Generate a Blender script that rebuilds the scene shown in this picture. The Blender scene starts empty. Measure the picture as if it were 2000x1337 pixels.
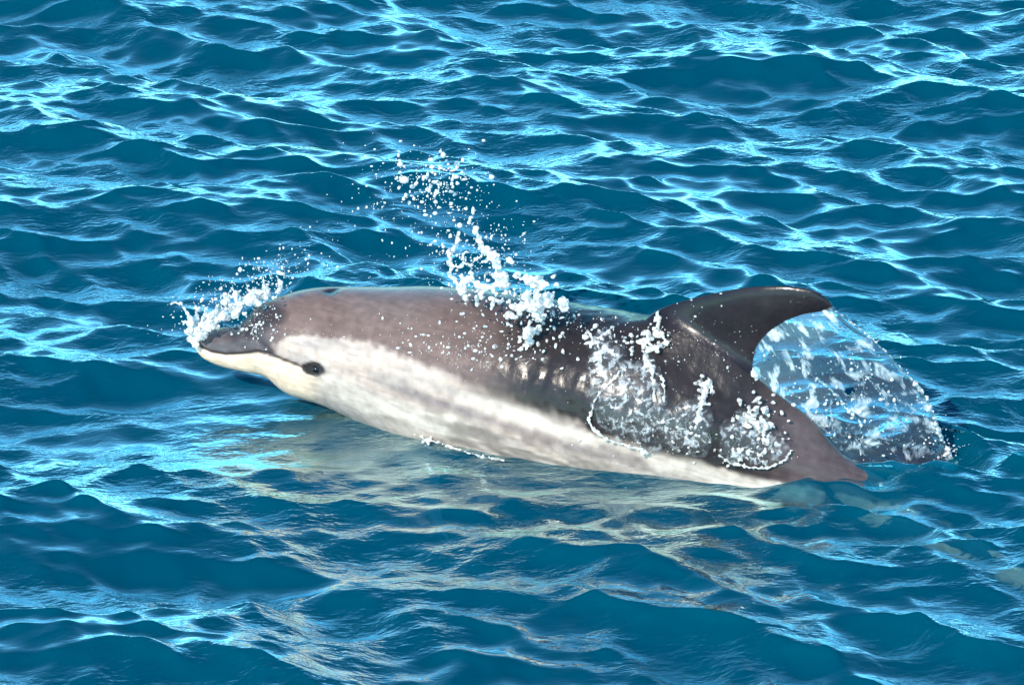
import bpy, bmesh, math, random
import numpy as np
from mathutils import Vector
from mathutils.bvhtree import BVHTree

R = math.radians
rng = np.random.default_rng(7)
random.seed(7)
scene = bpy.context.scene
C = scene.collection

# ------------------------------------------------------------------ camera
ELEV = R(22.0); DIST = 12.0; PX = 0.0013          # 1.3 mm of world per photograph pixel at the aim point
CAM = np.array([0.0, -DIST*math.cos(ELEV), DIST*math.sin(ELEV)])
FWD = np.array([0.0, math.cos(ELEV), -math.sin(ELEV)])
UPV = np.array([0.0, math.sin(ELEV), math.cos(ELEV)])
cd = bpy.data.cameras.new('camera'); cam = bpy.data.objects.new('camera', cd); C.objects.link(cam)
cam.location = CAM; cam.rotation_euler = (math.pi/2-ELEV, 0, 0)
cd.sensor_width = 36; cd.lens = 36*DIST/(2000*PX); cd.clip_start = 0.1; cd.clip_end = 20000
scene.camera = cam

# ------------------------------------------------------------------ light
SUN_EL = R(36); SUN_AZ = R(212)                    # azimuth clockwise from +Y: behind the camera, to its left
w = bpy.data.worlds.new('World'); scene.world = w; w.use_nodes = True
nt = w.node_tree
sky = nt.nodes.new('ShaderNodeTexSky'); sky.sky_type = 'NISHITA'; sky.sun_disc = False
sky.sun_elevation = SUN_EL; sky.sun_rotation = SUN_AZ
sky.air_density = 1.0; sky.dust_density = 0.0; sky.ozone_density = 4.0
bg = nt.nodes['Background']; bg.inputs['Strength'].default_value = 0.15
tint = nt.nodes.new('ShaderNodeMix'); tint.data_type = 'RGBA'; tint.blend_type = 'MULTIPLY'; tint.inputs[0].default_value = 1.0
tint.inputs[7].default_value = (0.62, 1.12, 1.08, 1)
nt.links.new(sky.outputs[0], tint.inputs[6]); nt.links.new(tint.outputs[2], bg.inputs['Color'])
sl = bpy.data.lights.new('sun', 'SUN'); sl.energy = 2.8; sl.angle = R(0.5); sl.color = (1.0, 0.90, 0.78)
so = bpy.data.objects.new('sun', sl); C.objects.link(so)
sd = Vector((math.sin(SUN_AZ)*math.cos(SUN_EL), math.cos(SUN_AZ)*math.cos(SUN_EL), math.sin(SUN_EL)))
so.rotation_euler = sd.to_track_quat('Z', 'Y').to_euler(); so.location = sd*30

vs = scene.view_settings
vs.view_transform = 'Standard'; vs.look = 'None'; vs.exposure = 0.9; vs.gamma = 1.0; vs.use_curve_mapping = False
scene.cycles.max_bounces = 10; scene.cycles.transparent_max_bounces = 16
scene.cycles.caustics_refractive = False
scene.cycles.use_denoising = True

# ------------------------------------------------------------------ helpers
def ray(px, py):
    return FWD + (px-1000.0)*PX/DIST*np.array([1.0, 0, 0]) - (py-668.5)*PX/DIST*UPV
def at(px, py, y):
    d = ray(px, py); t = (y-CAM[1])/d[1]
    return CAM + t*d
def on_water(px, py, z=0.0):
    d = ray(px, py); t = (z-CAM[2])/d[2]
    return CAM + t*d
def project(P):
    v = P-CAM
    dz = v@FWD
    return 1000+v[..., 0]/dz*DIST/PX, 668.5-(v@UPV)/dz*DIST/PX
def sstep(a, b, x):
    t = np.clip((x-a)/(b-a), 0, 1); return t*t*(3-2*t)
def pchip(xs, ys, x):
    xs = np.asarray(xs, float); ys = np.asarray(ys, float); x = np.asarray(x, float)
    h = np.diff(xs); d = np.diff(ys)/h
    m = np.zeros_like(ys); m[0] = d[0]; m[-1] = d[-1]
    for i in range(1, len(xs)-1):
        m[i] = 0 if d[i-1]*d[i] <= 0 else (h[i-1]+h[i])*d[i-1]*d[i]/(h[i-1]*d[i]+h[i]*d[i-1])
    i = np.clip(np.searchsorted(xs, x)-1, 0, len(h)-1)
    t = (x-xs[i])/h[i]
    return (ys[i]*(2*t**3-3*t**2+1)+m[i]*h[i]*(t**3-2*t**2+t)+ys[i+1]*(3*t**2-2*t**3)+m[i+1]*h[i]*(t**3-t**2))
def spline(pts, n):
    pts = np.asarray(pts, float)
    s = np.r_[0, np.cumsum(np.linalg.norm(np.diff(pts, axis=0), axis=1))]
    q = np.linspace(0, s[-1], n)
    return np.stack([pchip(s, pts[:, k], q) for k in range(pts.shape[1])], 1)
def pline_dist(qx, qy, pts):
    best = np.full(np.shape(qx), 1e9)
    for (ax, ay), (bx, by) in zip(pts[:-1], pts[1:]):
        dx, dy = bx-ax, by-ay
        t = np.clip(((qx-ax)*dx+(qy-ay)*dy)/(dx*dx+dy*dy), 0, 1)
        best = np.minimum(best, np.hypot(qx-ax-t*dx, qy-ay-t*dy))
    return best
def vnoise(p, scale, seed=0):                      # smooth value noise in 3-D
    q = np.asarray(p, float)*scale; i = np.floor(q).astype(np.int64); f = q-i; f = f*f*(3-2*f)
    out = 0
    for dx in (0, 1):
        for dy in (0, 1):
            for dz in (0, 1):
                h = (i[..., 0]+dx)*374761393+(i[..., 1]+dy)*668265263+(i[..., 2]+dz)*2147483647+seed*1274126177
                h = (h ^ (h >> 13))*1274126177 & 0xffffffff
                h = ((h ^ (h >> 16)) & 0xffff)/65535.0
                out = out + h*(f[..., 0] if dx else 1-f[..., 0])*(f[..., 1] if dy else 1-f[..., 1])*(f[..., 2] if dz else 1-f[..., 2])
    return out
def mesh_obj(name, verts, faces, mat, parent=None, smooth=True, colors=None, link=True):
    me = bpy.data.meshes.new(name)
    verts = np.asarray(verts, np.float32)
    if isinstance(faces, np.ndarray):
        n = len(faces); k = faces.shape[1]
        me.vertices.add(len(verts)); me.vertices.foreach_set('co', verts.ravel())
        me.loops.add(n*k); me.loops.foreach_set('vertex_index', faces.astype(np.int32).ravel())
        me.polygons.add(n); me.polygons.foreach_set('loop_start', np.arange(0, n*k, k, dtype=np.int32))
        me.update(calc_edges=True); me.validate()
    else:
        me.from_pydata(verts.tolist(), [], faces); me.update()
    if smooth: me.polygons.foreach_set('use_smooth', np.ones(len(me.polygons), bool))
    if colors is not None:
        for nm, arr in colors.items():
            a = me.attributes.new(nm, 'FLOAT_COLOR', 'POINT')
            c4 = np.ones((len(verts), 4), np.float32); c4[:, :arr.shape[1]] = arr
            a.data.foreach_set('color', c4.ravel())
    me.materials.append(mat)
    o = bpy.data.objects.new(name, me); C.objects.link(o)
    if parent: o.parent = parent
    return o
def tag(o, label=None, cat=None, kind=None, group=None):
    if label: o['label'] = label
    if cat: o['category'] = cat
    if kind: o['kind'] = kind
    if group: o['group'] = group
    return o
def empty(name, loc):
    e = bpy.data.objects.new(name, None); e.empty_display_size = 0.1; e.location = loc; C.objects.link(e)
    return e
def set_parent(o, e):
    o.parent = e; o.matrix_parent_inverse = e.matrix_basis.inverted()

# ------------------------------------------------------------------ materials
def new_mat(name):
    m = bpy.data.materials.new(name); m.use_nodes = True
    n = m.node_tree.nodes; n.clear()
    out = n.new('ShaderNodeOutputMaterial')
    return m, n, m.node_tree.links, out

def water_material():
    m, n, l, out = new_mat('sea_water')
    geo = n.new('ShaderNodeTexCoord')
    mp = n.new('ShaderNodeMapping'); mp.inputs['Rotation'].default_value = (0, 0, R(-24)); mp.inputs['Scale'].default_value = (0.55, 1.25, 1)
    l.new(geo.outputs['Object'], mp.inputs['Vector'])
    n1 = n.new('ShaderNodeTexNoise'); n1.inputs['Scale'].default_value = 26; n1.inputs['Detail'].default_value = 3; n1.inputs['Roughness'].default_value = 0.5
    l.new(mp.outputs[0], n1.inputs['Vector'])
    b = n.new('ShaderNodeBump'); b.inputs['Strength'].default_value = 0.9; b.inputs['Distance'].default_value = 0.007
    n2 = n.new('ShaderNodeTexNoise'); n2.inputs['Scale'].default_value = 62; n2.inputs['Detail'].default_value = 2; n2.inputs['Distortion'].default_value = 0.4
    l.new(mp.outputs[0], n2.inputs['Vector'])
    n3 = n.new('ShaderNodeTexNoise'); n3.inputs['Scale'].default_value = 3.2; n3.inputs['Detail'].default_value = 2
    l.new(mp.outputs[0], n3.inputs['Vector'])
    pr = n.new('ShaderNodeMapRange'); pr.inputs['From Min'].default_value = 0.40; pr.inputs['From Max'].default_value = 0.62; pr.inputs['To Min'].default_value = 0.25; pr.inputs['To Max'].default_value = 1.25
    l.new(n3.outputs['Fac'], pr.inputs['Value'])
    mu = n.new('ShaderNodeMath'); mu.operation = 'MULTIPLY'; mu.inputs[1].default_value = 0.45; l.new(n2.outputs['Fac'], mu.inputs[0])
    ad = n.new('ShaderNodeMath'); ad.operation = 'ADD'; l.new(n1.outputs['Fac'], ad.inputs[0]); l.new(mu.outputs[0], ad.inputs[1])
    ml = n.new('ShaderNodeMath'); ml.operation = 'MULTIPLY'; l.new(ad.outputs[0], ml.inputs[0]); l.new(pr.outputs[0], ml.inputs[1])
    l.new(ml.outputs[0], b.inputs['Height'])
    fr = n.new('ShaderNodeFresnel'); fr.inputs['IOR'].default_value = 1.50; l.new(b.outputs[0], fr.inputs['Normal'])
    fm = n.new('ShaderNodeMapRange'); fm.inputs['From Min'].default_value = 0.05; fm.inputs['From Max'].default_value = 0.25; fm.inputs['To Min'].default_value = 0.0
    l.new(fr.outputs[0], fm.inputs['Value'])
    gl = n.new('ShaderNodeBsdfGlossy'); gl.inputs['Roughness'].default_value = 0.06; gl.inputs['Color'].default_value = (0.78, 1, 1, 1)
    l.new(b.outputs[0], gl.inputs['Normal'])
    df = n.new('ShaderNodeBsdfDiffuse'); df.inputs['Color'].default_value = (0.0, 0.116, 0.200, 1)
    tr = n.new('ShaderNodeBsdfTransparent'); tr.inputs['Color'].default_value = (0.55, 0.86, 0.88, 1)
    m1 = n.new('ShaderNodeMixShader'); m1.inputs[0].default_value = 0.6
    l.new(df.outputs[0], m1.inputs[1]); l.new(tr.outputs[0], m1.inputs[2])
    m2 = n.new('ShaderNodeMixShader'); l.new(fm.outputs[0], m2.inputs[0]); l.new(m1.outputs[0], m2.inputs[1]); l.new(gl.outputs[0], m2.inputs[2])
    l.new(m2.outputs[0], out.inputs['Surface'])
    return m
def deep_material():
    m, n, l, out = new_mat('deep_water')
    df = n.new('ShaderNodeBsdfDiffuse'); df.inputs['Color'].default_value = (0.0, 0.040, 0.060, 1)
    l.new(df.outputs[0], out.inputs['Surface']); return m
def skin_material():
    m, n, l, out = new_mat('dolphin_skin')
    a = n.new('ShaderNodeAttribute'); a.attribute_name = 'coat'
    tc = n.new('ShaderNodeTexCoord')
    nz = n.new('ShaderNodeTexNoise'); nz.inputs['Scale'].default_value = 45; nz.inputs['Detail'].default_value = 6
    l.new(tc.outputs['Object'], nz.inputs['Vector'])
    mr = n.new('ShaderNodeMapRange'); mr.inputs['From Min'].default_value = 0.3; mr.inputs['From Max'].default_value = 0.7
    mr.inputs['To Min'].default_value = 0.84; mr.inputs['To Max'].default_value = 1.1
    l.new(nz.outputs['Fac'], mr.inputs['Value'])
    mx = n.new('ShaderNodeVectorMath'); mx.operation = 'SCALE'
    l.new(a.outputs['Color'], mx.inputs[0]); l.new(mr.outputs[0], mx.inputs['Scale'])
    p = n.new('ShaderNodeBsdfPrincipled')
    l.new(mx.outputs[0], p.inputs['Base Color'])
    n2 = n.new('ShaderNodeTexNoise'); n2.inputs['Scale'].default_value = 18; n2.inputs['Detail'].default_value = 3
    l.new(tc.outputs['Object'], n2.inputs['Vector'])
    r2 = n.new('ShaderNodeMapRange'); r2.inputs['To Min'].default_value = 0.15; r2.inputs['To Max'].default_value = 0.42
    l.new(n2.outputs['Fac'], r2.inputs['Value']); l.new(r2.outputs[0], p.inputs['Roughness'])
    n3 = n.new('ShaderNodeTexNoise'); n3.inputs['Scale'].default_value = 90; n3.inputs['Detail'].default_value = 4
    l.new(tc.outputs['Object'], n3.inputs['Vector'])
    b = n.new('ShaderNodeBump'); b.inputs['Strength'].default_value = 0.28; b.inputs['Distance'].default_value = 0.003
    l.new(n3.outputs['Fac'], b.inputs['Height']); l.new(b.outputs[0], p.inputs['Normal'])
    p.inputs['Coat Weight'].default_value = 0.22; p.inputs['Coat Roughness'].default_value = 0.12; p.inputs['Specular IOR Level'].default_value = 0.22
    l.new(p.outputs[0], out.inputs['Surface']); return m
def eye_material():
    m, n, l, out = new_mat('dolphin_eye')
    p = n.new('ShaderNodeBsdfPrincipled'); p.inputs['Base Color'].default_value = (0.012, 0.008, 0.007, 1); p.inputs['Roughness'].default_value = 0.08
    l.new(p.outputs[0], out.inputs['Surface']); return m
def foam_material():
    m, n, l, out = new_mat('white_water')
    p = n.new('ShaderNodeBsdfPrincipled'); p.inputs['Base Color'].default_value = (0.95, 0.91, 0.86, 1); p.inputs['Roughness'].default_value = 0.22
    p.inputs['IOR'].default_value = 1.33
    tl = n.new('ShaderNodeBsdfTranslucent'); tl.inputs['Color'].default_value = (0.85, 0.9, 0.92, 1)
    mx = n.new('ShaderNodeMixShader'); mx.inputs[0].default_value = 0.25
    l.new(p.outputs[0], mx.inputs[1]); l.new(tl.outputs[0], mx.inputs[2])
    tr = n.new('ShaderNodeBsdfTransparent')
    tc = n.new('ShaderNodeTexCoord'); nz = n.new('ShaderNodeTexNoise'); nz.inputs['Scale'].default_value = 70; nz.inputs['Detail'].default_value = 2
    l.new(tc.outputs['Object'], nz.inputs['Vector'])
    mr = n.new('ShaderNodeMapRange'); mr.inputs['From Min'].default_value = 0.42; mr.inputs['From Max'].default_value = 0.66; mr.inputs['To Max'].default_value = 0.75
    l.new(nz.outputs['Fac'], mr.inputs['Value'])
    m2 = n.new('ShaderNodeMixShader'); l.new(mr.outputs[0], m2.inputs[0]); l.new(mx.outputs[0], m2.inputs[1]); l.new(tr.outputs[0], m2.inputs[2])
    l.new(m2.outputs[0], out.inputs['Surface']); return m
def drop_material():
    m, n, l, out = new_mat('water_drops')
    p = n.new('ShaderNodeBsdfPrincipled'); p.inputs['Base Color'].default_value = (0.95, 0.91, 0.86, 1); p.inputs['Roughness'].default_value = 0.12
    p.inputs['IOR'].default_value = 1.33
    tl = n.new('ShaderNodeBsdfTranslucent'); tl.inputs['Color'].default_value = (0.85, 0.9, 0.92, 1)
    mx = n.new('ShaderNodeMixShader'); mx.inputs[0].default_value = 0.4
    l.new(p.outputs[0], mx.inputs[1]); l.new(tl.outputs[0], mx.inputs[2])
    l.new(mx.outputs[0], out.inputs['Surface']); return m
def film_material(name, tint, lo, hi, scale, stretch, rot, maxwhite=0.85, base=0.06, bd=.012, ior=1.33):
    """Clear running water: fresnel gloss over see-through, with torn bands of white air bubbles."""
    m, n, l, out = new_mat(name)
    a = n.new('ShaderNodeAttribute'); a.attribute_name = 'flow'
    mp = n.new('ShaderNodeMapping'); mp.inputs['Scale'].default_value = stretch; mp.inputs['Rotation'].default_value = (0, 0, rot)
    l.new(a.outputs['Vector'], mp.inputs['Vector'])
    nz = n.new('ShaderNodeTexNoise'); nz.inputs['Scale'].default_value = scale; nz.inputs['Detail'].default_value = 5; nz.inputs['Roughness'].default_value = 0.62; nz.inputs['Distortion'].default_value = 0.6
    l.new(mp.outputs[0], nz.inputs['Vector'])
    mr = n.new('ShaderNodeMapRange'); mr.inputs['From Min'].default_value = lo; mr.inputs['From Max'].default_value = hi
    mr.inputs['To Min'].default_value = base; mr.inputs['To Max'].default_value = maxwhite
    l.new(nz.outputs['Fac'], mr.inputs['Value'])
    b = n.new('ShaderNodeBump'); b.inputs['Strength'].default_value = 0.8; b.inputs['Distance'].default_value = bd
    l.new(nz.outputs['Fac'], b.inputs['Height'])
    df = n.new('ShaderNodeBsdfPrincipled'); df.inputs['Base Color'].default_value = (0.82, 0.86, 0.88, 1); df.inputs['Roughness'].default_value = 0.3
    tr = n.new('ShaderNodeBsdfTransparent'); tr.inputs['Color'].default_value = tint
    gl = n.new('ShaderNodeBsdfGlossy'); gl.inputs['Roughness'].default_value = 0.06; l.new(b.outputs[0], gl.inputs['Normal'])
    fr = n.new('ShaderNodeFresnel'); fr.inputs['IOR'].default_value = ior; l.new(b.outputs[0], fr.inputs['Normal'])
    sx3 = n.new('ShaderNodeSeparateXYZ'); l.new(a.outputs['Vector'], sx3.inputs[0])      # z: thickness of the water, 0 at a torn rim
    f1 = n.new('ShaderNodeMath'); f1.operation = 'MULTIPLY'; l.new(mr.outputs[0], f1.inputs[0]); l.new(sx3.outputs['Z'], f1.inputs[1])
    f2 = n.new('ShaderNodeMath'); f2.operation = 'MULTIPLY'; l.new(fr.outputs[0], f2.inputs[0]); l.new(sx3.outputs['Z'], f2.inputs[1])
    m1 = n.new('ShaderNodeMixShader'); l.new(f1.outputs[0], m1.inputs[0]); l.new(tr.outputs[0], m1.inputs[1]); l.new(df.outputs[0], m1.inputs[2])
    m2 = n.new('ShaderNodeMixShader'); l.new(f2.outputs[0], m2.inputs[0]); l.new(m1.outputs[0], m2.inputs[1]); l.new(gl.outputs[0], m2.inputs[2])
    l.new(m2.outputs[0], out.inputs['Surface']); return m

M_WATER = water_material(); M_DEEP = deep_material(); M_SKIN = skin_material(); M_EYE = eye_material()
M_FOAM = foam_material(); M_DROP = drop_material()
M_SHEET = film_material('clear_sheet', (0.66, 0.92, 0.98, 1), 0.53, 0.70, 15, (1.0, 1.0, 0), R(0), 0.90, 0.05, .0035)
M_FILM = film_material('flank_film', (0.98, 0.98, 0.98, 1), 0.50, 0.76, 7.5, (1, 1, 0), 0, 0.70, 0.03, .002, 1.22)

# ------------------------------------------------------------------ dolphin centre line (side-on table)
ST = np.array([  # x, top, bottom (photo pixels of the body's outline), y of the centre line in metres
    (383, 664, 678, -.300), (390, 656, 690, -.302), (405, 648, 702, -.305), (430, 642, 713, -.31), (465, 638, 724, -.32),
    (490, 622, 733, -.325), (515, 598, 743, -.33), (540, 581, 754, -.335), (580, 566, 774, -.345), (640, 557, 792, -.36),
    (700, 554, 818, -.385), (800, 553, 862, -.43), (900, 558, 898, -.475), (1000, 571, 926, -.525), (1100, 588, 948, -.575),
    (1200, 604, 965, -.63), (1300, 634, 980, -.69), (1400, 703, 995, -.76), (1500, 790, 1012, -.82), (1600, 864, 1022, -.852),
    (1700, 922, 1042, -.862), (1800, 980, 1072, -.915), (1900, 1045, 1116, -1.04), (2000, 1105, 1160, -1.10), (2090, 1158, 1201, -1.16), (2150, 1196, 1222, -1.20)])
def st(px, k): return pchip(ST[:, 0], ST[:, k], px)
NT, NP = 560, 192
tt = np.linspace(0, 1, NT)
sx = 383 + (2150-383)*(0.30*tt**2+0.70*tt)
cy = (st(sx, 1)+st(sx, 2))/2; hh = (st(sx, 2)-st(sx, 1))/2
yy = st(sx, 3)
cen = np.stack([at(a, b, c) for a, b, c in zip(sx, cy, yy)])
depth = (cen-CAM)@FWD
ker = np.hanning(31); ker /= ker.sum()
for k in range(3):
    pad = np.r_[2*cen[0, k]-cen[15:0:-1, k], cen[:, k], 2*cen[-1, k]-cen[-2:-17:-1, k]]
    cen[:, k] = np.convolve(pad, ker, 'valid')
T = np.gradient(cen, axis=0); T /= np.linalg.norm(T, axis=1)[:, None]
ix, iy = project(cen); slope = np.gradient(iy)/np.gradient(ix)
rad = hh*PX*depth/DIST/np.sqrt(1+slope**2)
U = np.array([0, 0, 1.0])-T*T[:, 2:3]; U /= np.linalg.norm(U, axis=1)[:, None]
S = np.cross(U, T); S *= np.sign(-S[:, 1:2])                       # towards the camera's side
wr = pchip([383, 400, 470, 560, 700, 900, 1200, 1400, 1600, 1800, 2000, 2150],
           [1.1, 1.15, 1.05, .93, .93, .96, .95, .88, .74, .62, .55, .8], sx)
ph = np.linspace(0, 2*np.pi, NP, endpoint=False)                    # 0 dorsal, pi/2 near flank, pi belly
cp, sp = np.cos(ph), np.sin(ph)
def ring(i_rad, pw=0.94):
    u = np.sign(cp)*np.abs(cp)**pw; s_ = np.sign(sp)*np.abs(sp)**pw
    return u, s_
ru, rs = ring(rad)
body = cen[:, None]+rad[:, None, None]*(ru[None, :, None]*U[:, None]+(rs[None, :]*wr[:, None])[..., None]*S[:, None])
nrm = (ru[None, :, None]*U[:, None]+rs[None, :, None]*S[:, None]); nrm /= np.linalg.norm(nrm, axis=2)[..., None]
# pattern coordinates: near half looked up directly, far half takes its mirror twin
qx, qy = project(body)
half = np.arange(NP); mirror = (-half) % NP; near = half <= NP//2
idx = np.where(near, half, mirror)
qx = qx[:, idx]; qy = qy[:, idx]
bx = np.repeat(sx[:, None], NP, 1); pa = np.where(ph <= np.pi, ph, 2*np.pi-ph)[None, :].repeat(NT, 0)

MOUTH = [(380, 668), (392, 677), (412, 687), (440, 692), (475, 690), (505, 686), (535, 695), (565, 707), (592, 716)]
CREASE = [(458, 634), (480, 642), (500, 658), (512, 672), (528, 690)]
def coat(qx, qy, pa, P):
    nz = vnoise(P, 14, 1)*0.6+vnoise(P, 34, 2)*0.4
    nf = vnoise(P, 70, 3)
    grey = np.array([.175, .112, .094]); dark = np.array([.024, .0165, .0155]); white = np.array([.56, .43, .36])
    col = np.ones(qx.shape+(3,))*grey
    k = sstep(860, 1060, qx+90*(nz-.5))[..., None]; col = col*(1-k)+dark*k
    # lighter saddle behind the blowhole, browner low on the back
    k = (sstep(110, 40, np.abs(qx-760))*sstep(660, 600, qy)*.25)[..., None]; col = col*(1-k)+np.array([.22, .18, .17])*k
    # white flank
    W = pchip([500, 530, 560, 620, 690, 740, 800, 860, 920, 980, 1050, 1120, 1180, 1260, 1330, 1400, 1500, 1600, 1800, 2160],
              [700, 674, 661, 657, 663, 680, 702, 728, 752, 772, 796, 828, 862, 888, 902, 918, 938, 954, 1004, 1150], qx)
    soft = np.interp(qx, [500, 700, 900, 1100, 1300], [6, 6, 14, 14, 6])
    k = sstep(-soft, soft, qy-W+16*(nz-.5)+12*(nf-.5))*sstep(505, 560, qx+10*(nf-.5))
    k *= 1-.75*sstep(860, 960, qx+60*(nz-.5))*sstep(1150, 1050, qx)*sstep(44, 0, qy-W)
    col = col*(1-k[..., None])+white*k[..., None]
    # grey smudges in the white cheek
    k = (sstep(.42, .72, vnoise(np.stack([qx/70-qy/200, qy/16-qx/50, pa*0], -1), 1, 6)*.7+nz*.3)*.6*sstep(520, 600, qx)*sstep(W, W+10, qy))[..., None]; col = col*(1-k)+np.array([.33, .285, .27])*k
    # brighter cream band under the stripe's upper edge and on the throat
    BAND = [(640, 745), (720, 785), (800, 812), (900, 838)]
    k = (sstep(34, 8, pline_dist(qx, qy, BAND)+22*(nz-.5))*.7)[..., None]; col = col*(1-k)+np.array([.66, .56, .47])*k
    BAND = [(905, 775), (980, 800), (1060, 830), (1140, 858), (1230, 884), (1330, 912), (1430, 940), (1560, 968)]
    k = (sstep(24, 6, pline_dist(qx, qy, BAND)+16*(nz-.5))*.8)[..., None]; col = col*(1-k)+np.array([.68, .56, .47])*k
    # flank stripe
    SL = [(735, 752), (790, 765), (850, 786), (920, 808), (1000, 836), (1100, 868), (1190, 888), (1260, 908)]
    d = pline_dist(qx, qy, SL)
    k = (sstep(22, 0, d+24*(nz-.5)+8*(nf-.5))*.62*sstep(725, 830, qx))[..., None]; col = col*(1-k)+np.array([.15, .105, .105])*k
    sy_ = np.interp(qx, [p[0] for p in SL], [p[1] for p in SL])
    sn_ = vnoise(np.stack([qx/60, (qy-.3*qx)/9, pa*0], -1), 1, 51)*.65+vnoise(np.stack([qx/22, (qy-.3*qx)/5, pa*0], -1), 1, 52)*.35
    k = (sstep(.30, .62, sn_)*.72*sstep(8, 24, qy-sy_)*sstep(800, 900, qx)*sstep(1300, 1150, qx))[..., None]; col = col*(1-k)+np.array([.17, .135, .115])*k  # dark water reflections on the lower belly, painted into the coat as streaks
    k = (sstep(.5, .75, sn_)*.5*sstep(620, 700, qx)*sstep(860, 780, qx)*sstep(W+30, W+50, qy))[..., None]; col = col*(1-k)+np.array([.30, .235, .20])*k
    # paler brownish tail stock
    k = (sstep(1440, 1580, qx+60*(nz-.5))*.8*sstep(6, -6, qy-W))[..., None]; col = col*(1-k)+np.array([.125, .085, .083])*k
    # beak: dark upper jaw, white lower jaw
    my = np.interp(qx, [p[0] for p in MOUTH], [p[1] for p in MOUTH])
    k = (sstep(2, -2, qy-my)*sstep(560, 500, qx))[..., None]
    beak = np.array([.105, .085, .088])
    col = col*(1-k)+beak*k
    k = (sstep(-1, 2, qy-my)*sstep(640, 585, qx))[..., None]; col = col*(1-k)+np.array([.90, .66, .48])*k
    k = (sstep(2.2*math.pi/3, 2.5*math.pi/3, pa)*sstep(1500, 1300, qx))[..., None]; col = col*(1-k)+white*k
    # dark seam of the mouth carried back to the eye, dark eye patch
    lw = np.interp(qx, [390, 470, 520, 592], [1.8, 2.0, 3.2, 2.6])
    k = sstep(lw+2, lw-1, pline_dist(qx, qy, MOUTH))[..., None]*.9; col = col*(1-k)+np.array([.03, .022, .022])*k
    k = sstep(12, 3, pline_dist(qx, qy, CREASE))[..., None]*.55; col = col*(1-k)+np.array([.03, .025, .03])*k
    ex, ey = qx-612, qy-719; ca, sa = math.cos(.2), math.sin(.2)
    e = np.hypot((ex*ca+ey*sa)/25, (-ex*sa+ey*ca)/14)+.25*(nf-.5)
    k = sstep(1.1, .8, e)[..., None]; col = col*(1-k)+np.array([.035, .026, .024])*k
    # dark brow over the beak
    k = (sstep(42, 12, pline_dist(qx, qy, [(455, 640), (490, 625), (530, 612)])+20*(nz-.5))*.85*sstep(2, -6, qy-my)*sstep(440, 462, qx))[..., None]; col = col*(1-k)+np.array([.032, .023, .025])*k
    # fine streaks along the skin
    st_ = vnoise(np.stack([qx/36, (qy-.28*qx)/4.5, pa*0], -1), 1, 41)*.6+vnoise(np.stack([qx/14, (qy-.28*qx)/3.0, pa*0], -1), 1, 42)*.4
    col = col*(.80+.40*st_+.22*(nf-.5))[..., None]
    # blowhole
    k = sstep(1.1, .7, np.hypot((qx-645)/16, (pa-.02)/.16))[..., None]; col = col*(1-k)+np.array([.02, .018, .02])*k
    return col
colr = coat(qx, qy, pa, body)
# relief: mouth groove, melon crease, lip, eye socket, blowhole, drips of running water
disp = -0.0035*np.exp(-(pline_dist(qx, qy, MOUTH)/3.0)**2)
disp += -0.006*np.exp(-(pline_dist(qx, qy, CREASE)/8.0)**2)
disp += 0.004*np.exp(-(pline_dist(qx, qy, [(400, 662), (440, 662), (480, 668)])/14.0)**2)
disp += 0.003*np.exp(-(np.hypot((qx-612)/30, (qy-719)/19)-.85)**2/.05)
disp += -0.006*np.exp(-(((qx-645)/12)**2+((pa)/.13)**2))
drip = sstep(960, 1010, qx)*sstep(1180, 1120, qx)*sstep(600, 660, qy)*sstep(860, 780, qy)
disp += 0.0022*drip*(vnoise(np.stack([qx+.22*qy+26*vnoise(body, 12, 31), qy*.22, pa*0], -1), 1/15.0, 5)-.5)*2*vnoise(body, 16, 33)*1.6
ridge = sstep(1190, 1330, bx)*sstep(1640, 1520, bx)
ua = np.where(ph <= np.pi, ph, 2*np.pi-ph)[None, :]
disp += ridge*.042*np.exp(-(ua/.34)**2)
disp += 0.0035*(vnoise(body, 9, 8)-.5)+0.0022*sstep(870, 960, qx)*(vnoise(body, 60, 9)-.5)
body = body+nrm*disp[..., None]

bv = body.reshape(-1, 3); bc = colr.reshape(-1, 3)
ii, jj = np.meshgrid(np.arange(NT-1), np.arange(NP), indexing='ij')
bf = np.stack([ii*NP+jj, ii*NP+(jj+1) % NP, (ii+1)*NP+(jj+1) % NP, (ii+1)*NP+jj], -1).reshape(-1, 4)
nv = len(bv)
tip = body[0].mean(0)-T[0]*0.003; end = body[-1].mean(0)
bv = np.vstack([bv, tip, end]); bc = np.vstack([bc, colr[0].mean(0), colr[-1].mean(0)])
capf = np.vstack([np.stack([np.full(NP, nv), (np.arange(NP)+1) % NP, np.arange(NP), np.arange(NP)], 1)])
pieces_v = [bv]; pieces_c = [bc]; quads = [bf]
tris = [np.stack([np.full(NP, nv), (np.arange(NP)+1) % NP, np.arange(NP)], 1),
        np.stack([np.full(NP, nv+1), (NT-1)*NP+np.arange(NP), (NT-1)*NP+(np.arange(NP)+1) % NP], 1)]
off = len(bv)
def yspine(px): return np.interp(px, ST[:, 0], ST[:, 3])

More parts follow.
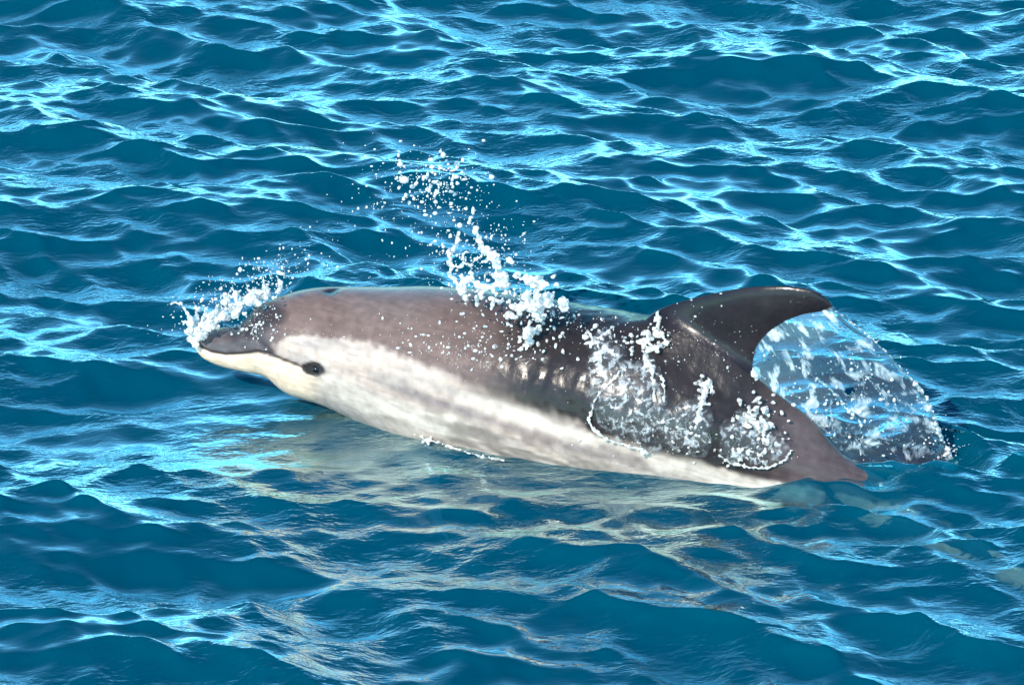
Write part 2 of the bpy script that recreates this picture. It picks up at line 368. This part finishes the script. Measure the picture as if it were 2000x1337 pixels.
def foil(le, te, half_t, side_dir, color_fn, nc=26, shift=None):
    """A fin lofted through leading/trailing edge points (arrays rows x 3)."""
    global off
    nr = len(le); c = (1-np.cos(np.linspace(0, np.pi, nc)))/2
    prof = 2.6*(0.2969*np.sqrt(c)-0.126*c-0.3516*c**2+0.2843*c**3-0.1015*c**4)/0.26*0.5
    prof = prof*(1-.55*np.exp(-c/.05))*(c < 1)+.02*(c == 1)
    rows = []
    for r in range(nr):
        ctr = le[r]+(te[r]-le[r])*c[:, None]
        o_ = side_dir[r]*(half_t[r]*prof)[:, None]
        rows.append(np.vstack([ctr+o_, (ctr-o_)[::-1][1:-1]]))
    rows = np.array(rows); m = rows.shape[1]
    i2, j2 = np.meshgrid(np.arange(nr-1), np.arange(m), indexing='ij')
    f = np.stack([i2*m+j2, i2*m+(j2+1) % m, (i2+1)*m+(j2+1) % m, (i2+1)*m+j2], -1).reshape(-1, 4)
    v = rows.reshape(-1, 3)
    pieces_v.append(np.vstack([v, rows[-1].mean(0)])); pieces_c.append(color_fn(np.vstack([v, rows[-1].mean(0)])))
    quads.append(f+off)
    tris.append(np.stack([np.full(m, len(v)), (nr-1)*m+np.arange(m), (nr-1)*m+(np.arange(m)+1) % m], 1)+off)
    off += len(v)+1
# dorsal fin
LE = [(1222, 682), (1258, 626), (1292, 602), (1340, 586), (1390, 574), (1440, 564), (1490, 559), (1540, 559), (1580, 565), (1607, 577), (1621, 590), (1626, 598)]
TE = [(1560, 890), (1520, 832), (1499, 797), (1478, 755), (1470, 716), (1475, 683), (1497, 652), (1533, 627), (1572, 613), (1604, 608), (1619, 604), (1626, 600)]
le3 = spline([at(a, b, yspine(a)) for a, b in LE], 90); te3 = spline([at(a, b, yspine(a)) for a, b in TE], 90)
# keep leading and trailing rows matched by control index
def rows_from(ctrl, n):
    P = np.array([at(a, b, yspine(a)) for a, b in ctrl]); u = np.linspace(0, 1, len(P)); q = np.linspace(0, 1, n)
    return np.stack([pchip(u, P[:, k], q) for k in range(3)], 1)
le3 = rows_from(LE, 90); te3 = rows_from(TE, 90)
uq = np.linspace(0, 1, 90)
ht = pchip([0, .09, .14, .18, .22, .27, .36, .5, .7, .9, 1], [.13, .092, .070, .053, .041, .033, .026, .020, .014, .008, .003], uq)
ax = S[np.argmin(np.abs(sx-1400))]
def fin_col(P):
    n_ = vnoise(P, 20, 4)[:, None]
    return np.array([.017, .012, .014])*(0.7+.6*n_)
fin_v0, fin_q0 = off, len(quads)
foil(le3, te3, ht, np.repeat(ax[None], 90, 0), fin_col)
fin_v1 = off; fin_quads = quads[-1]-fin_v0
# flippers, one each side, folded back below the water
def station(px): return int(np.argmin(np.abs(sx-px)))
ftip = on_water(880, 1062, -.10)
for side in (1, -1):
    i0, i1 = station(800), station(915)
    a0, a1 = R(143), R(146); im = station(850)
    def onb(i, a): return cen[i]+rad[i]*.88*(math.cos(a)*U[i]+side*math.sin(a)*S[i]*wr[i])
    r0, r1 = onb(i0, a0), onb(i1, a1)
    tp = ftip if side > 0 else ftip-2*S[im]*((ftip-cen[im])@S[im])
    q = np.linspace(0, 1, 40)
    lf = np.array([r0+(tp-r0)*u-T[im]*.035*math.sin(u*math.pi) for u in q])
    tf = np.array([r1+(tp-r1)*u-T[im]*.030*math.sin(u*math.pi) for u in q])
    span = tp-(r0+r1)/2; nd = np.cross(span, T[im]); nd /= np.linalg.norm(nd)
    foil(lf, tf, np.interp(q, [0, .2, 1], [.03, .016, .003]), np.repeat(nd[None], 40, 0), lambda P: np.array([.75, .70, .62])*(.8+.4*vnoise(P, 25, 13)[:, None]))
# flukes
for side in (1, -1):
    i0, i1 = station(2030), NT-1
    q = np.linspace(0, 1, 36)
    lf = np.array([cen[i0]+S[i1]*side*(.34*u)+T[i1]*(.02+.26*u**1.4) for u in q])
    tf = np.array([cen[i1]+S[i1]*side*(.34*u)+T[i1]*(.05-.02*u+.12*u**3) for u in q])
    end_ = (lf[-1]+tf[-1])/2
    k = (np.clip((q-.6)/.4, 0, 1)**2)[:, None]; lf = lf*(1-k)+end_*k; tf = tf*(1-k)+end_*k
    foil(lf, tf, np.interp(q, [0, .3, 1], [.022, .012, .003]), np.repeat(U[i1][None], 36, 0), lambda P: np.repeat(np.array([[.05, .045, .05]]), len(P), 0))

V = np.vstack(pieces_v); Cc = np.vstack(pieces_c)
F = [tuple(f) for f in np.vstack(quads).tolist()]+[tuple(f) for f in np.vstack(tris).tolist()]
dolphin = empty('dolphin', tuple(cen[station(1100)]*np.array([1, 1, 0])))
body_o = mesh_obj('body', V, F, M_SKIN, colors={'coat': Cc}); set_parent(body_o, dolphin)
bm = bmesh.new(); bm.from_mesh(body_o.data); bmesh.ops.recalc_face_normals(bm, faces=bm.faces); bm.to_mesh(body_o.data); bm.free()
# soften the crease where the fin grows out of the back: both surfaces share one blended normal there
me = body_o.data
vn = np.empty(len(me.vertices)*3, np.float32); me.vertex_normals.foreach_get('vector', vn); vn = vn.reshape(-1, 3).copy()
b_bvh = BVHTree.FromPolygons([tuple(v) for v in V[:nv].tolist()], [tuple(f) for f in bf.tolist()])
f_bvh = BVHTree.FromPolygons([tuple(v) for v in V[fin_v0:fin_v1].tolist()], [tuple(f) for f in fin_quads.tolist()])
base_n = vn.copy()
def blend(vi, other, foff, flist, reach):
    for i in vi:
        p, n_, fi, d = other.find_nearest(Vector(V[i]))
        if p is None or d > reach: continue
        no = base_n[[a+foff for a in flist[fi]]].mean(0)
        w = .5*(1-float(sstep(0, reach, d)))
        m_ = base_n[i]*(1-w)+no*w
        vn[i] = m_/np.linalg.norm(m_)
blend(range(fin_v0, fin_v1), b_bvh, 0, bf, .045)
sel = [i*NP+j for i in range(NT) if 1180 < sx[i] < 1640 for j in range(NP) if min(ph[j], 2*np.pi-ph[j]) < 1.1]
blend(sel, f_bvh, fin_v0, fin_quads, .055)
me.normals_split_custom_set_from_vertices([tuple(v) for v in vn.tolist()])
tag(dolphin, 'grey and white dolphin surfacing with its head and hooked dark dorsal fin out', 'dolphin')
bvh = BVHTree.FromPolygons([tuple(v) for v in V.tolist()], F)
def skin(px, py, lift=0.0):
    """Point on the dolphin's near flank, lifted off the skin."""
    d = ray(px, py); d = d/np.linalg.norm(d)
    hit, n, i, t = bvh.ray_cast(Vector(CAM), Vector(d))
    if hit is None: return None
    if n.dot(Vector(d)) > 0: n = -n
    return np.array(hit+n*lift), np.array(n)
# eyes
def ico(sub):
    b = bmesh.new(); bmesh.ops.create_icosphere(b, subdivisions=sub, radius=1.0)
    v = np.array([x.co[:] for x in b.verts]); f = np.array([[q.index for q in x.verts] for x in b.faces]); b.free()
    return v, f
IV1, IF1 = ico(1); IV2, IF2 = ico(2); IV3, IF3 = ico(3)
ep, en = skin(616, 721)
ie = station(616)
for side in (1, -1):
    c = ep-en*.006
    nn = en
    if side < 0:
        rel = c-cen[ie]; c = c-2*S[ie]*(rel@S[ie])
    o = mesh_obj('eye', IV3*np.array([.0125, .0125, .0105])+c, IF3, M_EYE); set_parent(o, dolphin)

# ------------------------------------------------------------------ sea
def axis(lo, hi, step, far):
    mid = np.arange(lo, hi+step/2, step); out = []; d = step; p = hi
    while p < far: d *= 1.24; p += d; out.append(p)
    out2 = []; d = step; p = lo
    while p > -far: d *= 1.24; p -= d; out2.append(p)
    return np.r_[out2[::-1], mid, out]
gx = axis(-2.5, 2.5, .0068, 4000); gy = axis(-2.7, 4.0, .0080, 4000)
cx_ = np.gradient(gx); cy_ = np.gradient(gy)
X, Y = np.meshgrid(gx.astype(np.float32), gy.astype(np.float32))
cell = np.maximum(*np.meshgrid(cx_.astype(np.float32), cy_.astype(np.float32)))
# calmer water where the animal has pressed the surface flat
spx = cen[:, 0]; spy = cen[:, 1]
def near_body(X, Y):
    yl = np.interp(X, spx, spy)
    d = np.hypot(Y-yl+.18, np.maximum(0, spx[0]+.12-X))
    return np.exp(-(d/.40)**2)
wake = on_water(1790, 950)
wk = np.exp(-(((X-wake[0])/.42)**2+((Y-wake[1])/.26)**2))
nb_ = near_body(X, Y)*sstep(.80, .30, X)
calm = (1-0.70*nb_)*(1+1.1*wk); calm_mid = 1-.82*near_body(X, Y)*sstep(1.25, .75, X)
Zs = np.zeros_like(X); DX = np.zeros_like(X); DY = np.zeros_like(X)
wr_ = np.random.default_rng(21)
bands = [(3.0, 7.0, 6, .03, 20), (1.1, 2.6, 14, .06, 22), (.5, 1.1, 30, .11, 24), (.28, .5, 50, .16, 26), (.15, .28, 70, .22, 28), (.08, .15, 80, .22, 30), (.045, .08, 70, .11, 34)]
MAIN = 71
for lo, hi, N, srms, spread in bands:
    for k in range(N):
        lam = lo*(hi/lo)**wr_.random(); th = R(MAIN+spread*wr_.standard_normal()); kk = 2*np.pi/lam
        a = srms*math.sqrt(2.0/N)/kk; p0 = wr_.random()*2*np.pi
        ux, uy = math.cos(th), math.sin(th)
        wgt = np.clip(lam/(3*cell)-1, 0, 1)
        if lam < .3: wgt = wgt*calm
        elif lam < 3: wgt = wgt*calm_mid
        arg = (kk*(ux*X+uy*Y)+p0).astype(np.float32); sn = np.sin(arg); cs = np.cos(arg)
        Zs += (a*wgt)*cs
        q = .85*a*wgt
        DX -= q*ux*sn; DY -= q*uy*sn
hp = on_water(1735, 945)
Zs += .008*np.exp(-(((X-hp[0])/.27)**2+((Y-hp[1])/.22)**2))            # water heaped over the diving tail
wv = np.stack([X+DX, Y+DY, Zs], -1).reshape(-1, 3)
ny, nx = X.shape
i2, j2 = np.meshgrid(np.arange(ny-1), np.arange(nx-1), indexing='ij')
wf = np.stack([i2*nx+j2, i2*nx+j2+1, (i2+1)*nx+j2+1, (i2+1)*nx+j2], -1).reshape(-1, 4)
sea = mesh_obj('sea_surface', wv, wf, M_WATER); tag(sea, kind='structure')
deep = mesh_obj('deep_water', [(-4000, -4000, -2.2), (4000, -4000, -2.2), (4000, 4000, -2.2), (-4000, 4000, -2.2)], [(0, 1, 2, 3)], M_DEEP)
tag(deep, kind='structure')

# ------------------------------------------------------------------ splashes
class Blob:
    """Gathers overlapping lumps of water, skinned into one liquid surface."""
    def __init__(s): s.c = []; s.r = []
    def ball(s, p, r): s.c.append(np.asarray(p, float)); s.r.append(r)
    def strand(s, pts, r0, r1, lump=.35, wob=.3):
        pts = np.asarray(pts, float)
        L = np.linalg.norm(np.diff(pts, axis=0), axis=1).sum(); n = max(4, int(L/(min(r0, r1)*.55)))
        n = min(n, 160)
        P = spline(pts, n) if len(pts) > 2 else pts[0]+(pts[1]-pts[0])*np.linspace(0, 1, n)[:, None]
        for i in range(n):
            u = i/(n-1); r = (r0+(r1-r0)*u)*(1+lump*rng.standard_normal())
            r = max(r, min(r0, r1)*.55)
            s.ball(P[i]+rng.standard_normal(3)*r*wob, r)
    def cloud(s, p, sig, n, r0, r1):
        for i in range(n):
            s.ball(np.asarray(p)+rng.standard_normal(3)*np.asarray(sig), r0+(r1-r0)*rng.random()**2.5)
    def build(s, name, mat, voxel=.0029, smooth=1):
        n = len(s.c); c = np.array(s.c); r = np.array(s.r)*.80
        sc = r[:, None]*(1+.2*rng.standard_normal((n, 3)).clip(-1.5, 1.5))
        v = (IV1[None]*sc[:, None]+c[:, None]).reshape(-1, 3)
        f = (IF1[None]+(np.arange(n)*len(IV1))[:, None, None]).reshape(-1, 3)
        o = mesh_obj(name, v, f, mat)
        m = o.modifiers.new('skin', 'REMESH'); m.mode = 'VOXEL'; m.voxel_size = voxel; m.use_smooth_shade = True
        tx = bpy.data.textures.get('torn') or bpy.data.textures.new('torn', 'CLOUDS'); tx.noise_scale = .008; tx.noise_depth = 2
        m = o.modifiers.new('torn', 'DISPLACE'); m.texture = tx; m.strength = .013; m.mid_level = .5; m.texture_coords = 'GLOBAL'
        tag(o, kind='stuff')
        if smooth:
            m = o.modifiers.new('relax', 'SMOOTH'); m.factor = .5; m.iterations = smooth
        return o
def drops(name, pts, radii, mat=None):
    n = len(pts); pts = np.asarray(pts); radii = np.asarray(radii)
    sc = radii[:, None]*np.exp(.33*rng.standard_normal((n, 3)).clip(-2, 2))
    v = (IV1[None]*sc[:, None]+pts[:, None]).reshape(-1, 3)
    f = (IF1[None]+(np.arange(n)*len(IV1))[:, None, None]).reshape(-1, 3)
    return mesh_obj(name, v, f, mat or M_DROP)
def rr(n, lo, hi, p=2.5): return (lo+(hi-lo)*rng.random(n)**(p+1.6))*.80
def P(px, py, dy=0.0): return at(px, py, yspine(px)+dy)

# --- spray thrown up by the beak
e1 = empty('beak_splash', tuple(at(420, 660, -.36)))
tag(e1, 'white splash of spray breaking over the dolphin\'s beak and forehead', 'splash')
B = Blob()
B.strand([P(326, 595, -.03), P(345, 591, -.03), P(362, 604, -.03), P(372, 628, -.03), P(370, 650, -.03), P(384, 664, -.03)], .003, .009)
B.strand([P(384, 600, .02), P(383, 622, 0), P(380, 645, -.02), P(382, 662, -.02)], .004, .009)
B.strand([P(382, 655, -.03), P(405, 638, -.05), P(430, 622, -.06), P(455, 612, -.06), P(480, 600, -.06), P(500, 588, -.06)], .012, .010, .5, .8)
B.strand([P(395, 635, .05), P(420, 618, .05), P(450, 605, .05), P(485, 585, .05), P(520, 570, .06)], .010, .009, .5, .8)
B.strand([P(470, 600, 0), P(460, 582, .02), P(455, 565, .02)], .008, .003)
B.strand([P(500, 590, 0), P(490, 570, .03), P(482, 562, .03)], .007, .003)
B.strand([P(520, 580, .0), P(518, 560, .04), P(512, 540, .05)], .007, .0025)
B.strand([P(545, 572, .03), P(548, 555, .05), P(540, 538, .06)], .006, .0025)
B.cloud(P(425, 625, -.01), (.040, .035, .010), 70, .003, .011)
B.cloud(P(490, 585, .02), (.045, .03, .014), 80, .002, .009)
for k in range(42):
    q = skin(450+100*rng.random(), 598+62*rng.random(), .003)
    if q: B.ball(q[0], .002+.004*rng.random())
set_parent(B.build('foam', M_FOAM), e1)
n = 520
gxp = rng.normal(480, 70, n); gyp = 640-(gxp-330)*.42+rng.normal(-8, 26, n)
dp = drops('droplets', [P(a, b, .06*rng.standard_normal()-.01) for a, b in zip(gxp, gyp)], rr(n, .0015, .0055)); tag(dp, kind='stuff'); set_parent(dp, e1)

# --- crown of water on the back
e2 = empty('back_splash', tuple(P(990, 600, 0)))
tag(e2, 'tall white splash with looping strands standing on the dolphin\'s back', 'splash')
B = Blob()
D = -.10
B.strand([P(905, 575, D), P(893, 555, D), P(880, 530, D), P(880, 505, D), P(890, 480, D), P(898, 455, D)], .006, .0045, .4, .5)
B.strand([P(912, 590, D), P(900, 560, D), P(905, 545, D), P(925, 552, D), P(945, 560, D), P(968, 556, D), P(985, 545, D)], .006, .008, .4, .4)
B.strand([P(924, 548, D), P(918, 530, D), P(922, 512, D), P(938, 500, D)], .004, .004, .3, .3)
B.strand([P(985, 562, D), P(978, 535, D), P(965, 512, D), P(950, 495, D), P(940, 475, D), P(930, 452, D), P(928, 440, D)], .012, .004, .4, .4)
B.strand([P(945, 560, D), P(935, 570, D), P(930, 590, D)], .006, .008, .4, .5)
B.strand([P(905, 515, D), P(892, 522, D), P(882, 515, D)], .004, .003)
B.strand([P(915, 520, D), P(905, 510, D), P(902, 500, D), P(912, 492, D), P(922, 500, D)], .0035, .0035)
B.cloud(P(970, 575, D-.03), (.022, .03, .014), 60, .003, .010)
B.cloud(P(945, 580, D-.05), (.030, .03, .008), 40, .003, .008)
D = -.16
B.strand([P(1012, 535, D), P(1030, 545, D), P(1045, 565, D), P(1050, 595, D), P(1042, 625, D), P(1035, 650, D), P(1030, 668, D)], .010, .012, .5, .7)
B.strand([P(1030, 540, D), P(1052, 545, D), P(1066, 570, D), P(1062, 600, D)], .008, .010, .4, .6)
B.strand([P(990, 610, D), P(1015, 600, D), P(1040, 605, D), P(1070, 598, D), P(1092, 600, D)], .010, .007, .5, .6)
B.cloud(P(1040, 590, D), (.026, .03, .034), 150, .003, .012)
B.cloud(P(1080, 612, D+.02), (.028, .02, .014), 40, .002, .008)
for k in range(130):
    q = skin(rng.normal(1035, 40), rng.normal(660, 32), .004)
    if q: B.ball(q[0], .002+.006*rng.random()**2)
set_parent(B.build('foam', M_FOAM, .0032), e2)
pts = []; rad_ = []
for k in range(420):
    a, b = rng.normal(930, 60), rng.normal(500, 50)
    pts.append(P(a, b, -.08+.08*rng.standard_normal())); rad_.append(rr(1, .0015, .005)[0])
for (a, b, r_) in [(924, 412, .008), (918, 428, .006), (928, 452, .009), (898, 440, .007), (880, 460, .005), (1008, 497, .006), (995, 508, .007), (1000, 512, .005), (975, 512, .006), (982, 535, .007)]:
    pts.append(P(a, b, -.1)); rad_.append(r_)
dp = drops('droplets', pts, rad_); tag(dp, kind='stuff'); set_parent(dp, e2)

# --- drops still in the air over the back
pts = []; rad_ = []
for k in range(330):
    a = rng.normal(850, 48); b = rng.normal(358, 30)+.1*(a-850)
    pts.append(P(a, b, .10*rng.standard_normal())); rad_.append(rr(1, .0015, .0085, 2.0)[0])
for k in range(110):
    a = rng.normal(800, 70); b = rng.normal(430, 55)
    pts.append(P(a, b, .10*rng.standard_normal())); rad_.append(rr(1, .0012, .005, 2.2)[0])
for k in range(40):
    a = rng.normal(730, 40); b = rng.normal(340, 40)
    pts.append(P(a, b, .10*rng.standard_normal())); rad_.append(rr(1, .0012, .005, 2.2)[0])
air = drops('spray_droplets', pts, rad_)
tag(air, 'cloud of white water drops hanging in the air above the dolphin\'s back', 'spray', kind='stuff')

# --- beads on the skin
pts = []; rad_ = []
for (mx, my, sx_, sy_, n, r1) in [(880, 668, 70, 24, 190, .0058), (505, 630, 28, 20, 130, .005), (640, 665, 70, 22, 60, .003), (960, 690, 40, 40, 60, .005), (1320, 650, 50, 40, 90, .004), (1420, 710, 35, 40, 40, .004), (1250, 830, 70, 45, 120, .0055), (1180, 640, 60, 22, 70, .005), (1120, 620, 50, 15, 60, .005)]:
    for k in range(n):
        q = skin(rng.normal(mx, sx_), rng.normal(my, sy_), .001)
        if q: pts.append(q[0]); rad_.append(rr(1, .0011, r1, 3)[0])
beads = drops('water_beads', pts, rad_)
tag(beads, 'beads of water scattered over the dolphin\'s wet back and flank', 'water drops', kind='stuff')

# --- torn film running down the flank
def film(name, poly, lift, parent, cells=70, seed=3):
    poly = np.array(poly, float)
    x0, y0 = poly.min(0); x1, y1 = poly.max(0)
    nxg = int((x1-x0)/3.0); nyg = int((y1-y0)/3.0)
    xs = np.linspace(x0, x1, nxg); ys = np.linspace(y0, y1, nyg)
    GX, GY = np.meshgrid(xs, ys)
    ins = np.zeros(GX.shape, bool)
    pj = np.roll(poly, 1, 0)
    for (ax_, ay_), (bx_, by_) in zip(poly, pj):
        c = ((ay_ > GY) != (by_ > GY)) & (GX < (bx_-ax_)*(GY-ay_)/(by_-ay_+1e-9)+ax_)
        ins ^= c
    d = pline_dist(GX, GY, [tuple(p) for p in poly]+[tuple(poly[0])])
    idx_ = -np.ones(GX.shape, int); vv = []; fl = []
    edge = (vnoise(np.stack([GX, GY, GX*0+seed], -1), 1/14.0, seed)-.5)*16
    for r in range(nyg):
        for c in range(nxg):
            if ins[r, c] and d[r, c]+edge[r, c] > 1:
                dd = min(d[r, c]/26, 1)
                nzv = vnoise(np.array([[GX[r, c]/18, GY[r, c]/18, seed]]), 1, seed)[0]
                q = skin(GX[r, c], GY[r, c], lift*(math.sqrt(1-(1-dd)**2)*.75+.5*(nzv-.4))+.003)
                if q: idx_[r, c] = len(vv); vv.append(q[0]); fl.append((GX[r, c]/100, GY[r, c]/100, float(np.clip((d[r, c]+edge[r, c])/30, 0, 1)*np.clip(.35+1.3*nzv, 0, 1))))
    ff = []
    for r in range(nyg-1):
        for c in range(nxg-1):
            q = (idx_[r, c], idx_[r+1, c], idx_[r+1, c+1], idx_[r, c+1])
            if min(q) >= 0: ff.append(q)
    par = list(range(len(vv)))
    def find(a):
        while par[a] != a: par[a] = par[par[a]]; a = par[a]
        return a
    for q in ff:
        for b in q[1:]: par[find(q[0])] = find(b)
    roots = [find(q[0]) for q in ff]; best = max(set(roots), key=roots.count)
    ff = [q for q, r in zip(ff, roots) if r == best]
    used = sorted({a for q in ff for a in q}); mp_ = {a: k for k, a in enumerate(used)}
    vv = [vv[a] for a in used]; fl = [fl[a] for a in used]; ff = [tuple(mp_[a] for a in q) for q in ff]
    o = mesh_obj(name, vv, ff, M_FILM, colors={'flow': np.array(fl)})
    s = o.modifiers.new('relax', 'SMOOTH'); s.factor = .5; s.iterations = 3
    s = o.modifiers.new('thick', 'SOLIDIFY'); s.thickness = .003; s.offset = -1
    set_parent(o, parent); return o
e3 = empty('flank_splash', tuple(P(1250, 800, -.3)))
tag(e3, 'torn film of foamy water sliding down the dolphin\'s flank below the dorsal fin', 'splash')
film('water_film', [(1145, 660), (1185, 640), (1215, 665), (1235, 700), (1280, 690), (1300, 740), (1310, 790), (1385, 760), (1398, 830), (1392, 893), (1330, 890), (1270, 882), (1205, 865), (1165, 835), (1150, 790), (1140, 730)], .014, e3)
B = Blob()
def skin_cloud(B, mx, my, sx_, sy_, n, r0, r1, lift=.008):
    for k in range(n):
        q = skin(rng.normal(mx, sx_), rng.normal(my, sy_), lift*rng.random())
        if q: B.ball(q[0], r0+(r1-r0)*rng.random()**2.2)
def skin_strand(B, pts, r0, r1, lift=.01, **kw):
    L = []
    for a, b in pts:
        q = skin(a, b, lift)
        if q: L.append(q[0])
    if len(L) > 1: B.strand(L, r0, r1, **kw)
skin_cloud(B, 1172, 670, 16, 20, 60, .003, .010)
skin_cloud(B, 1168, 720, 14, 26, 50, .003, .009)
skin_cloud(B, 1210, 690, 20, 18, 30, .002, .008)
skin_cloud(B, 1272, 670, 22, 13, 90, .003, .011, .02)
skin_cloud(B, 1268, 715, 12, 16, 40, .002, .008)
skin_cloud(B, 1378, 760, 10, 14, 40, .003, .009)
skin_cloud(B, 1360, 845, 22, 26, 60, .002, .007)
skin_cloud(B, 1300, 860, 45, 16, 60, .0015, .005)
skin_strand(B, [(1262, 700), (1275, 740), (1278, 780)], .006, .004)
skin_strand(B, [(1292, 735), (1298, 760), (1297, 785)], .004, .003)
skin_strand(B, [(1382, 745), (1370, 790), (1362, 830)], .006, .004)
skin_strand(B, [(1158, 800), (1152, 815), (1165, 838), (1190, 855), (1225, 866), (1270, 880)], .004, .004, lump=.25)
skin_strand(B, [(1220, 720), (1190, 750), (1165, 780), (1155, 810)], .0035, .003, lump=.25)
skin_strand(B, [(1290, 610), (1288, 630), (1282, 660)], .005, .006)
set_parent(B.build('foam', M_FOAM), e3)
e4 = empty('tail_stock_splash', tuple(P(1480, 860, -.2)))
tag(e4, 'rounded white burst of foam on the tail stock behind the dorsal fin', 'splash')
film('water_film', [(1400, 830), (1435, 800), (1445, 780), (1480, 795), (1500, 810), (1530, 845), (1548, 875), (1535, 905), (1490, 918), (1430, 912), (1398, 890)], .016, e4, seed=9)
B = Blob()
skin_cloud(B, 1470, 815, 16, 20, 90, .003, .011, .03)
skin_cloud(B, 1490, 850, 18, 22, 80, .003, .010, .02)
skin_cloud(B, 1450, 860, 14, 20, 40, .002, .007)
skin_cloud(B, 1480, 893, 30, 9, 60, .002, .006)
skin_strand(B, [(1405, 885), (1440, 905), (1490, 912), (1530, 898), (1545, 878)], .004, .004, lump=.25)
set_parent(B.build('foam', M_FOAM), e4)

# --- clear sheet of water falling from the fin
e5 = empty('water_sheet', tuple(on_water(1760, 895)))
tag(e5, 'clear blue sheet of water trailing off the dorsal fin into the sea', 'splash')
inner = [(1624, 598), (1606, 607), (1570, 613), (1531, 629), (1496, 653), (1475, 684), (1471, 716), (1479, 755), (1500, 797), (1530, 835), (1575, 865), (1640, 893)]
outer = [(1626, 600), (1660, 628), (1697, 656), (1728, 687), (1757, 718), (1783, 745), (1805, 772), (1818, 800), (1828, 828), (1840, 855), (1852, 880), (1860, 897)]
def out_y(k):                                                        # the outer hem swings out and meets the sea at its foot
    foot = on_water(1858, 897)[1]
    return yspine(1626)+(foot-yspine(1626))*(k/(len(outer)-1))**.9
Pi = np.array([at(a, b, yspine(a)) for a, b in inner]); Po = np.array([at(a, b, out_y(k)) for k, (a, b) in enumerate(outer)])
NA, NB = 120, 90
u = np.linspace(0, 1, len(inner)); q = np.linspace(0, 1, NA)
Pi = np.stack([pchip(u, Pi[:, k], q) for k in range(3)], 1); Po = np.stack([pchip(u, Po[:, k], q) for k in range(3)], 1)
b_ = np.linspace(0, 1, NB)
Sg = Pi[:, None]*(1-b_)[None, :, None]+Po[:, None]*b_[None, :, None]
bulge = (np.sin(np.pi*b_)[None, :]*np.sin(np.pi*np.clip(q, 0, 1)**.8)[:, None])
A_ = np.repeat(q[:, None], NB, 1); Bg = np.repeat(b_[None], NA, 0)
Sg = Sg+np.array([0, -1, .1])*(.05*bulge)[..., None]
rip = (vnoise(np.stack([A_*6, Bg*3, A_*0], -1), 1, 11)-.5)*.02+(vnoise(np.stack([A_*26, Bg*14, A_*0], -1), 1, 12)-.5)*.008*A_**2
Sg = Sg+np.array([.2, -1, .2])*(rip*sstep(0, .08, Bg))[..., None]
Sg[..., 2] -= .045*sstep(.90, 1.0, A_)                              # the foot of the sheet runs under the surface
i2, j2 = np.meshgrid(np.arange(NA-1), np.arange(NB-1), indexing='ij')
f = np.stack([i2*NB+j2, i2*NB+j2+1, (i2+1)*NB+j2+1, (i2+1)*NB+j2], -1).reshape(-1, 4)
keep = np.ones(len(f), bool)
hx, hy = project(Sg[:-1, :-1].reshape(-1, 3)); keep &= ~(np.hypot((hx-1657)/10, (hy-760)/9) < 1)
ctr_ = Sg.reshape(-1, 3)-Sg[0, 0]
along = np.array([.62, -.25, -.74]); across = np.array([.74, 0, .62])
flow = np.stack([ctr_@along*(.75+.5*A_.ravel()), ctr_@across*(3.0-1.2*A_.ravel()), Bg.ravel()*0+1], 1)
o = mesh_obj('film', Sg.reshape(-1, 3), f[keep], M_SHEET, colors={'flow': flow})
s = o.modifiers.new('thick', 'SOLIDIFY'); s.thickness = .0035; s.offset = 0
set_parent(o, e5)
B = Blob()
B.strand(Po[::3], .0022, .0055, .3, .2)
B.strand([Sg[int(a*(NA-1)), int(b*(NB-1))] for a, b in [(.2, .45), (.35, .62), (.5, .72), (.62, .76), (.72, .8)]], .002, .0035, .3, .2)
B.strand([Sg[int(a*(NA-1)), int(b*(NB-1))] for a, b in [(.45, .12), (.5, .32), (.58, .45), (.66, .5), (.75, .55)]], .002, .004, .4, .3)
B.strand([Sg[int(a*(NA-1)), 2] for a in (.55, .62, .68, .74, .8, .86)], .006, .009, .5, .8)
hole = [at(1657+11*math.cos(t_), 760+10*math.sin(t_), Sg[int(.6*NA), int(.45*NB)][1]-.02) for t_ in np.linspace(0, 2*np.pi, 14)]
for k in range(130):
    a, b = rng.beta(4, 2), rng.random()
    B.ball(Sg[int(a*(NA-1)), int(b*(NB-1))]+rng.normal(0, .006, 3), .0018+.006*rng.random()**3)
for k in range(70):
    a = rng.beta(3, 1.2)
    B.ball(Sg[int(a*(NA-1)), NB-1]+rng.normal(0, .007, 3), .002+.007*rng.random()**2)
B.cloud(at(1838, 880, out_y(11)), (.020, .02, .022), 60, .002, .008)
set_parent(B.build('foam', M_FOAM, .003, 1), e5)
pts = []; rad_ = []
for k in range(420):
    a, b = rng.beta(3, 1.5), rng.random()**.7
    pts.append(Sg[int(a*(NA-1)), int(b*(NB-1))]+rng.normal(0, .012, 3)); rad_.append(rr(1, .0014, .005)[0])
for k in range(60):
    pts.append(at(rng.normal(1845, 16), rng.normal(870, 24), out_y(11))); rad_.append(rr(1, .0014, .005)[0])
dp = drops('droplets', pts, rad_); tag(dp, kind='stuff'); set_parent(dp, e5)

# --- trickle of foam along the waterline
B = Blob()
B.strand([on_water(a, b, .006) for a, b in [(800, 842), (822, 852), (845, 862), (872, 868), (900, 879), (935, 890), (985, 898)]], .003, .0025, .4, .5)
B.cloud(on_water(836, 858, .01), (.012, .012, .006), 22, .002, .006)
o = B.build('foam_trickle', M_FOAM)
tag(o, 'thin white trickle of foam along the waterline under the dolphin\'s chest', 'foam')
